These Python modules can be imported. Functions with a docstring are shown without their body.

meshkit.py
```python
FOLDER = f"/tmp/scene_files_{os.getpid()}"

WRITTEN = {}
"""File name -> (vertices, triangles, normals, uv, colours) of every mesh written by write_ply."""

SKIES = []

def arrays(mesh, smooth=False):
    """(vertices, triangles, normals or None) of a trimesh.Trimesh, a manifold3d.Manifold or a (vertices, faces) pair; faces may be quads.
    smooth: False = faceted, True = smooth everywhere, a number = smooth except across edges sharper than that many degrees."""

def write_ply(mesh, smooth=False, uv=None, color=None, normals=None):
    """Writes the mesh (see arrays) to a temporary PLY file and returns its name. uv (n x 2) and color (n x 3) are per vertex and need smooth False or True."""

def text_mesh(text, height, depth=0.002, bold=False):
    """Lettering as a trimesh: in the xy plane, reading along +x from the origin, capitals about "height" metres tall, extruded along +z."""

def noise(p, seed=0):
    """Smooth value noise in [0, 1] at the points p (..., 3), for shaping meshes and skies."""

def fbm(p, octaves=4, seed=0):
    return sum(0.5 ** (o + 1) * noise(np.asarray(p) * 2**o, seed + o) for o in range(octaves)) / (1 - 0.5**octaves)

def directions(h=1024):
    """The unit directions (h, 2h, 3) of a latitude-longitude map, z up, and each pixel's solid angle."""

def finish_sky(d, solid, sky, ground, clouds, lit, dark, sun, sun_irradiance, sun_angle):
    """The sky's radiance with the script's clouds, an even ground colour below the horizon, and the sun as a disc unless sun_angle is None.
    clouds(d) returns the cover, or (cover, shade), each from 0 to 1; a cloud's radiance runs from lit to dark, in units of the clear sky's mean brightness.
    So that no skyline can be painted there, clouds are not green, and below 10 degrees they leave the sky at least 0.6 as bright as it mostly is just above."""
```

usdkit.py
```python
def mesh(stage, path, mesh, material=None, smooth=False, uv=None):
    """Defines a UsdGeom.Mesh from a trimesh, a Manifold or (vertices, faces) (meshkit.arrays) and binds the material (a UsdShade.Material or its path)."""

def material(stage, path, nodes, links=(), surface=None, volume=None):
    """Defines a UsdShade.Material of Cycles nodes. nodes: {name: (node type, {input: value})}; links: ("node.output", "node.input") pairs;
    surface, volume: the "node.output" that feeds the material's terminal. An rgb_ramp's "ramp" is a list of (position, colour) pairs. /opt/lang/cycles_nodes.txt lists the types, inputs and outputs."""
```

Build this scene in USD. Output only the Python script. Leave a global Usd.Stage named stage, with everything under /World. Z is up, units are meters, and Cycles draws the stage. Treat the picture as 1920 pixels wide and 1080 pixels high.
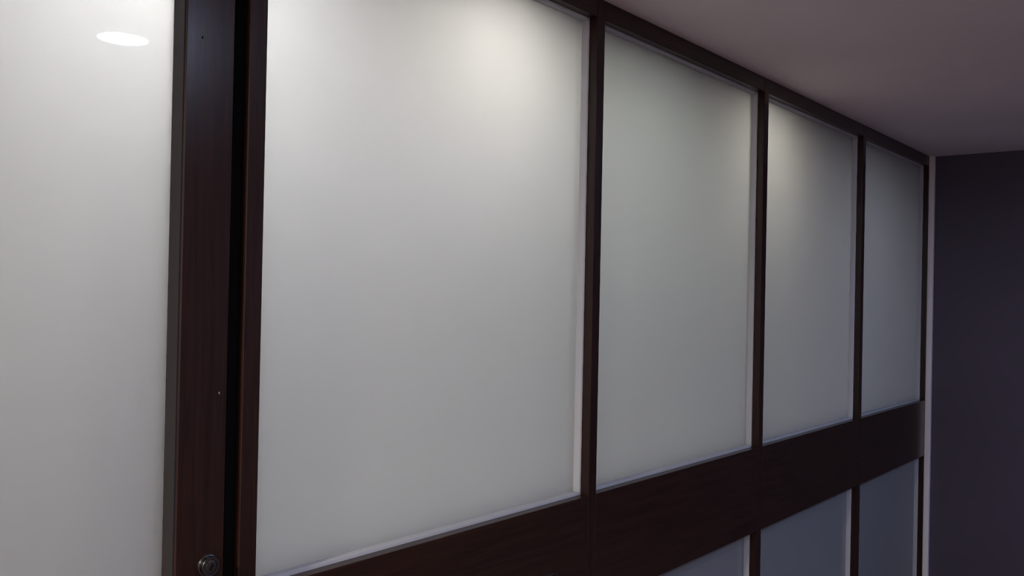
import math, random, numpy as np, trimesh, usdkit
from pxr import Usd, UsdGeom, UsdLux, Gf, Sdf

random.seed(3)
stage = Usd.Stage.CreateInMemory()
UsdGeom.SetStageUpAxis(stage, UsdGeom.Tokens.z)
UsdGeom.SetStageMetersPerUnit(stage, 1.0)
world = UsdGeom.Xform.Define(stage, '/World')
stage.SetDefaultPrim(world.GetPrim())

# ------------------------------------------------------------------ camera, lights, exposure
CAM_Z = 1.77
CEIL = CAM_Z + 0.864
YAW, PITCH, ROLL = math.radians(39.053), math.radians(0.364), math.radians(1.155)
F_PX = 1700.0
SKIRT = .015
EXPOSURE = 3.6
# downlight: (its room, x, y, label, radiance); y < 0 is this room, y > 0 the room behind the glass
LAMPS = [
    ('front', 1.58, -1.526, 'round white recessed ceiling light mirrored in the sliding door', (9.0, 10.5, 15.0)),
    ('front', 4.20, -2.40, 'round recessed ceiling light of this room nearest the purple wall', (19.0, 24.0, 39.0)),
    ('front', -1.10, -2.40, 'round recessed ceiling light of this room behind and left of the camera', (62.0, 60.0, 70.0)),
    ('front', -1.30, -0.45, 'round recessed ceiling light by the plain wall left of the sliding door', (134.0, 121.0, 90.0)),
    ('behind', 0.87, 0.42, 'recessed ceiling light behind the glass between sliding door and first panel', (23.4, 22.2, 21.4)),
    ('behind', 1.80, 0.41, 'recessed ceiling light glowing through the top of the widest looking frosted panel', (13.0, 11.9, 10.7)),
    ('behind', 3.51, 0.42, 'recessed ceiling light glowing through the second and third frosted panels', (8.6, 7.8, 6.6)),
    ('behind', 2.57, 0.58, 'recessed ceiling light behind the left half of the second frosted panel', (6.3, 6.7, 5.8)),
    ('behind', 4.80, 0.90, 'recessed ceiling light behind the narrow dim frosted panel at the corner', (8.2, 8.3, 9.3)),
]
fwd = np.array([math.cos(YAW) * math.cos(PITCH), math.sin(YAW) * math.cos(PITCH), math.sin(PITCH)])
rt0 = np.array([math.sin(YAW), -math.cos(YAW), 0.0])
up0 = np.cross(rt0, fwd)
rt = math.cos(ROLL) * rt0 + math.sin(ROLL) * up0
up = -math.sin(ROLL) * rt0 + math.cos(ROLL) * up0
cam = UsdGeom.Camera.Define(stage, '/World/camera')
cam.CreateHorizontalApertureAttr(36.0)
cam.CreateVerticalApertureAttr(36.0 * 1080 / 1920)
cam.CreateFocalLengthAttr(36.0 * F_PX / 1920)
cam.CreateClippingRangeAttr(Gf.Vec2f(0.01, 100))
cam.CreateExposureAttr(EXPOSURE)
M = Gf.Matrix4d(*rt, 0, *up, 0, *(-fwd), 0, 0.0, -1.5, CAM_Z, 1)
UsdGeom.Xformable(cam).AddTransformOp().Set(M)

# ------------------------------------------------------------------ materials
L = '/World/Looks/'
UsdGeom.Scope.Define(stage, '/World/Looks')


def frosted(name, rough, trans=(0.86, 0.88, 0.88), diff=(0.62, 0.64, 0.66), fac=0.25):
    return usdkit.material(stage, L + name, {
        't': ('translucent_bsdf', {'color': trans}),
        'd': ('diffuse_bsdf', {'color': diff}),
        'm': ('mix_closure', {'fac': fac}),
        'g': ('glossy_bsdf', {'color': (1, 1, 1), 'roughness': rough}),
        'fr': ('fresnel', {'IOR': 1.48}),
        'out': ('mix_closure', {}),
    }, [('t.BSDF', 'm.closure1'), ('d.BSDF', 'm.closure2'), ('fr.fac', 'out.fac'), ('m.closure', 'out.closure1'), ('g.BSDF', 'out.closure2')], surface='out.closure')


def wood(name, dark, light, along, rough=0.26):
    """dark stained veneer, its grain drawn out along one axis"""
    sc = {'x': (1.2, 26, 26), 'z': (26, 26, 1.2)}[along]
    return usdkit.material(stage, L + name, {
        'geo': ('geometry', {}),
        'map': ('mapping', {'scale': sc}),
        'n': ('noise_texture', {'scale': 3.0, 'detail': 6.0, 'roughness': 0.62, 'distortion': 0.6}),
        'r': ('rgb_ramp', {'ramp': [(0.3, dark), (0.7, light)]}),
        'b': ('bump', {'strength': 0.02, 'distance': 0.003}),
        'p': ('principled_bsdf', {'roughness': rough, 'ior': 1.42}),
    }, [('geo.position', 'map.vector'), ('map.vector', 'n.vector'), ('n.fac', 'r.fac'), ('r.color', 'p.base_color'), ('n.fac', 'b.height'), ('b.normal', 'p.normal')], surface='p.BSDF')


def paint(name, col, rough=0.7, bump=0.05, scale=220.0, spec=0.3, mottle=0.04):
    lo, hi = tuple(c * (1 - mottle) for c in col), tuple(min(1, c * (1 + mottle)) for c in col)
    return usdkit.material(stage, L + name, {
        'geo': ('geometry', {}),
        'n': ('noise_texture', {'scale': scale, 'detail': 3.0}),
        'n2': ('noise_texture', {'scale': 2.0, 'detail': 3.0}),
        'r': ('rgb_ramp', {'ramp': [(0.3, lo), (0.7, hi)]}),
        'b': ('bump', {'strength': bump, 'distance': 0.002}),
        'p': ('principled_bsdf', {'roughness': rough, 'specular_ior_level': spec}),
    }, [('geo.position', 'n.vector'), ('geo.position', 'n2.vector'), ('n2.fac', 'r.fac'), ('r.color', 'p.base_color'), ('n.fac', 'b.height'), ('b.normal', 'p.normal')], surface='p.BSDF')


def plain(name, col, rough=0.5, metallic=0.0, spec=0.5):
    return usdkit.material(stage, L + name, {'p': ('principled_bsdf', {'base_color': col, 'roughness': rough, 'metallic': metallic, 'specular_ior_level': spec})}, surface='p.BSDF')


def glow(name, col, strength):
    return usdkit.material(stage, L + name, {'e': ('emission', {'color': col, 'strength': strength})}, surface='e.emission')


SATIN = frosted('satin_glass', 0.38)
GLOSSY_FROST = frosted('smooth_faced_frosted_glass', 0.015)
WOOD_V = wood('dark_wood_upright', (0.016, 0.0065, 0.0045), (0.036, 0.0145, 0.009), 'z')
WOOD_H = wood('dark_wood_level', (0.017, 0.007, 0.0045), (0.040, 0.016, 0.009), 'x')
BEAD = usdkit.material(stage, L + 'milky_glazing_bead', {'t': ('translucent_bsdf', {'color': (0.94, 0.95, 0.97)}), 'd': ('diffuse_bsdf', {'color': (0.90, 0.91, 0.94)}), 'm': ('mix_closure', {'fac': 0.45})},
                       [('t.BSDF', 'm.closure1'), ('d.BSDF', 'm.closure2')], surface='m.closure')
GASKET = plain('dark_grey_gasket', (0.030, 0.027, 0.030), 0.7, spec=0.1)
CHIP = plain('bare_chip', (0.3, 0.28, 0.27), 0.5)
BLACK = plain('black_seal', (0.004, 0.004, 0.004), 0.9, spec=0.05)
NICKEL = plain('dark_satin_nickel', (0.17, 0.165, 0.17), 0.30, 1.0)
BRASS = plain('worn_key_plug', (0.16, 0.13, 0.11), 0.35, 1.0)
CEIL_M = paint('ceiling_paint', (0.70, 0.60, 0.63), 0.85)
PURPLE = paint('purple_wall_paint', (0.076, 0.061, 0.088), 0.55, spec=0.4)
TRIM = paint('trim_paint', (0.86, 0.80, 0.79), 0.5)
WHITE = paint('grey_back_wall_paint', (0.36, 0.36, 0.37), 0.8)
GREYW = paint('grey_wall_paint', (0.30, 0.28, 0.32), 0.7)
CARPET = paint('dark_carpet', (0.16, 0.115, 0.105), 0.95, bump=0.5, scale=500, spec=0.1, mottle=0.2)
COUNTER = plain('pale_counter', (0.62, 0.62, 0.60), 0.4)
LAMP_RING = plain('white_lamp_ring', (0.8, 0.8, 0.8), 0.4)

# ------------------------------------------------------------------ helpers
taken = {}


def numbered(path):
    k = taken.get(path, -1) + 1
    taken[path] = k
    return path if k == 0 else f'{path}_{k:03d}'


def tag(o, **keys):
    p = o.GetPrim() if hasattr(o, 'GetPrim') else o
    for k, v in keys.items():
        if v:
            p.SetCustomDataByKey(k, v)
    return o


def path_of(o):
    return '/World' if o is None else str(o.GetPath())


def obj(name, mesh, mat, parent=None, smooth=False, label=None):
    m = usdkit.mesh(stage, numbered(path_of(parent) + '/' + name), mesh, mat, smooth=smooth)
    if label:
        tag(m, label=label)
    return m.GetPrim()


def thing(name, label, cat, loc=(0, 0, 0), group=None, kind=None):
    x = UsdGeom.Xform.Define(stage, numbered('/World/' + name))
    x.AddTranslateOp().Set(Gf.Vec3d(*loc))
    tag(x, label=label, category=cat, group=group, kind=kind)
    return x.GetPrim()


def box(x0, x1, y0, y1, z0, z1, c=0.0):
    """a box; with c > 0 every edge is chamfered by c"""
    if c <= 0:
        m = trimesh.creation.box((x1 - x0, y1 - y0, z1 - z0))
        m.apply_translation(((x0 + x1) / 2, (y0 + y1) / 2, (z0 + z1) / 2))
        return m
    P = []
    for sx in (0, 1):
        for sy in (0, 1):
            for sz in (0, 1):
                p = np.array([(x0, x1)[sx], (y0, y1)[sy], (z0, z1)[sz]])
                d = np.array([1 - 2 * sx, 1 - 2 * sy, 1 - 2 * sz]) * c
                for k in range(3):
                    q = p + d
                    q[k] = p[k]
                    P.append(q)
    return trimesh.convex.convex_hull(np.array(P))


def lathe(profile, sections=48):
    """profile of (radius, height) turned about z"""
    return trimesh.creation.revolve(np.array(profile, float), sections=sections)


def struct(name, mesh, mat, label, cat):
    o = obj(name, mesh, mat)
    return tag(o, kind='structure', label=label, category=cat)


# ------------------------------------------------------------------ the setting
WX = 5.745            # the purple wall
FY, BY = -3.6, 3.2   # this room's rear wall, the far wall of the room behind the glass
LX = -2.2
DF = 0.028           # frames stand this far in front of the glazing plane y = 0
GY = 0.022           # front of the panes
struct('floor', box(LX - .1, WX + .1, FY - .1, BY + .1, -.1, 0), CARPET, 'brown carpet floor running under the glazed partition', 'floor')
struct('ceiling', box(LX - .1, WX + .1, FY - .1, BY + .1, CEIL, CEIL + .1), CEIL_M, 'flat matt pinkish grey painted ceiling above the glazed partition', 'ceiling')
struct('wall_right', box(WX, WX + .1, FY, 0.06, 0, CEIL), PURPLE, 'dark purple painted wall at the right end of the glazed partition', 'wall')
struct('wall_rear', box(LX, WX, FY - .1, FY, 0, CEIL), GREYW, 'grey painted wall behind the camera', 'wall')
struct('wall_left', box(LX - .1, LX, FY, BY, 0, CEIL), GREYW, 'grey painted wall at the left end of the room', 'wall')
struct('wall_far', box(LX, WX, BY, BY + .1, 0, CEIL), WHITE, 'pale grey painted far wall of the room behind the glass', 'wall')
struct('wall_far_right', box(WX, WX + .1, 0.06, BY, 0, CEIL), WHITE, 'pale grey painted side wall of the room behind the glass', 'wall')
struct('wall_partition', box(LX, -.37, 0, 0.1, 0, CEIL), GREYW, 'plain wall left of the sliding glass door', 'wall')

# pale jamb closing the gap between the last panel and the purple wall
P0, PITCH_X, STILE, N = 1.012, 1.172, 0.040, 4
PEND = P0 + PITCH_X * N
jamb = box(PEND + .0145, WX, -.056, 0.08, 0, CEIL, 0.003)
struct('trim_1', jamb, TRIM, 'narrow pale pinkish upright trim between the last panel and the purple wall', 'trim')

Z_TOP = CAM_Z + .808        # underside of the top rails
Z_M1, Z_M0 = CAM_Z - .580, CAM_Z - .906   # the middle rails
Z_B1 = .065                 # the bottom rails
BACK = .075                 # frames end this far behind the glazing plane
BW = .008                   # beads


def panel(k, label):
    x0 = P0 + PITCH_X * k
    W = PITCH_X
    t = thing('glazed_panel', label, 'glass panel', (x0, 0, 0))
    g = .0007               # half of the joint to the next panel
    obj('stile', box(g, STILE, -DF, BACK, 0, CEIL, .0015), WOOD_V, t)
    obj('top_rail', box(STILE, W - g, -DF, BACK, Z_TOP, CEIL, .0015), WOOD_H, t)
    mid = obj('middle_rail', box(STILE, W - g, -DF, BACK, Z_M0, Z_M1, .0015), WOOD_H, t)
    obj('bottom_rail', box(STILE, W - g, -DF, BACK, 0, Z_B1, .0015), WOOD_H, t)
    for name, z0, z1 in (('upper_pane', Z_M1, Z_TOP), ('lower_pane', Z_B1, Z_M0)):
        p = obj(name, box(STILE, W - g * 0, GY, GY + .010, z0, z1), SATIN, t)
        for (a, b, c, d) in ((STILE, W, z0, z0 + BW), (STILE, W, z1 - BW, z1), (STILE, STILE + BW, z0 + BW, z1 - BW), (W - BW, W, z0 + BW, z1 - BW)):
            obj('glazing_bead', box(a, b, 0.0, GY - .001, c, d), BEAD, p)
    return t, mid


LABELS = ['widest looking frosted glass panel, beside the sliding door, round lock on its middle rail',
          'frosted glass panel second from the sliding door, brighter towards its right edge',
          'frosted glass panel third from the sliding door, brightest along its left edge',
          'narrow looking dim frosted glass panel at the corner by the purple wall']
made = [panel(k, LABELS[k]) for k in range(N)]
obj('end_stile', box(PITCH_X, PITCH_X + .013, -DF, BACK, 0, CEIL, .0015), WOOD_V, made[-1][0])


def cylinder_lock(parent, x, z, y, r=.0205):
    """a round cam lock on a rail or stile, its axis along -y; a part with its own sub-parts"""
    def place(m):
        m.apply_transform(trimesh.transformations.rotation_matrix(math.pi / 2, (1, 0, 0)))
        m.apply_translation((x, y, z))
        return m
    body = place(lathe([(0, -.002), (r, -.002), (r, .002), (r * .96, .0035), (r * .90, .004), (r * .88, .0115), (r * .84, .013), (r * .66, .013), (r * .62, .0115), (0, .0115)]))
    o = obj('cylinder_lock', body, NICKEL, parent, smooth=35, label='round dark metal cylinder lock')
    obj('key_plug', place(lathe([(0, .0110), (r * .52, .0110), (r * .52, .0135), (r * .47, .0142), (0, .0142)])), BRASS, o, smooth=35)
    slot = box(-.0013, .0013, .0141, .0146, -.0062, .0062)
    slot.apply_transform(trimesh.transformations.rotation_matrix(-math.pi / 2, (1, 0, 0)))
    slot = trimesh.creation.box((.0026, .0012, .0120)); slot.apply_transform(trimesh.transformations.rotation_matrix(math.radians(28), (0, 1, 0)))
    slot.apply_translation((x, y - .0143, z - .001))
    obj('keyhole', slot, BLACK, o)
    return o


cylinder_lock(made[0][0], 2.016 - P0, CAM_Z - .7835, -DF)

# the sliding door at the left: one tall pane whose front is smooth, a wide stile with a lock, a black seal at its closing edge
DX1 = 0.981
d = tag(thing('door_1', 'frosted glass sliding door with a wide dark wooden stile and a round lock', 'door', (0, 0, 0), kind='structure'))
S0 = 0.880
obj('stile', box(S0, DX1, -DF, BACK, .012, CEIL - .004, .003), WOOD_V, d)
obj('stile', box(-.365, -.264, -DF, BACK, .012, CEIL - .004, .003), WOOD_V, d)
obj('top_rail', box(-.264, S0, -DF, BACK, Z_TOP + .02, CEIL - .004, .0015), WOOD_H, d)
obj('bottom_rail', box(-.264, S0, -DF, BACK, .012, Z_B1, .0015), WOOD_H, d)
pane = obj('pane', box(-.264, S0, .010, .022, Z_B1, Z_TOP + .02), GLOSSY_FROST, d, label='glossy frosted pane mirroring a ceiling light')
obj('glazing_gasket', box(S0 - .0025, S0, -.0255, .0095, Z_B1, Z_TOP + .02), GASKET, d)
obj('edge_seal', box(DX1, P0 + .0012, -.014, .05, .012, CEIL, 0), BLACK, d, label='black rubber seal in the gap beside the first panel')
cylinder_lock(d, .9455, CAM_Z - .5078, -DF)
for x, z, m, lab in ((.9125, CAM_Z + .4521, BLACK, 'tiny dark screw hole'), (.9628, CAM_Z - .1942, CHIP, 'tiny pale chip in the lacquer')):
    s = trimesh.creation.icosphere(subdivisions=2, radius=.0016)
    s.apply_scale((1, .35, 1.6))
    s.apply_translation((x, -DF, z))
    obj('screw_hole' if m is BLACK else 'chip', s, m, d, label=lab)

# ------------------------------------------------------------------ ceiling lights
GLOWS = {}
for room, x, y, label, power in LAMPS:
    t = thing('ceiling_light', label, 'ceiling light', (x, y, CEIL), group='recessed ceiling lights')
    key = power
    if key not in GLOWS:
        GLOWS[key] = glow(f'lamp_glow_{len(GLOWS)}', power, 1.0)
    sk = SKIRT if room == 'behind' and y < 1 and x > 1 else 0
    if sk:
        obj('baffle', lathe([(.1085, 0), (.1085, -sk), (.1115, -sk), (.1115, 0)]), BLACK, t, smooth=40)
    q = .84 if room == 'front' else 1.0
    obj('ring', lathe([(.094 * q, .0), (.094 * q, -.004), (.097 * q, -.007), (.104 * q, -.007), (.108 * q, -.003), (.108 * q, .0)]), LAMP_RING, t, smooth=40)
    obj('diffuser', lathe([(0, .0), (0, -.004), (.070 * q, -.0038), (.0945 * q, -.002), (.0945 * q, .0)][::-1]), GLOWS[key], t, smooth=40)

# ------------------------------------------------------------------ the room behind: a counter along the glass at the middle rail
t = thing('counter', 'pale counter along the far side of the frosted panels at middle rail height', 'counter', (0, 0, 0))
obj('worktop', box(P0, WX - .02, BACK + .01, .70, Z_M1 - .10, Z_M1 - .06, .002), COUNTER, t)
obj('front_panel', box(P0, WX - .02, .62, .64, 0, Z_M1 - .10), COUNTER, t)
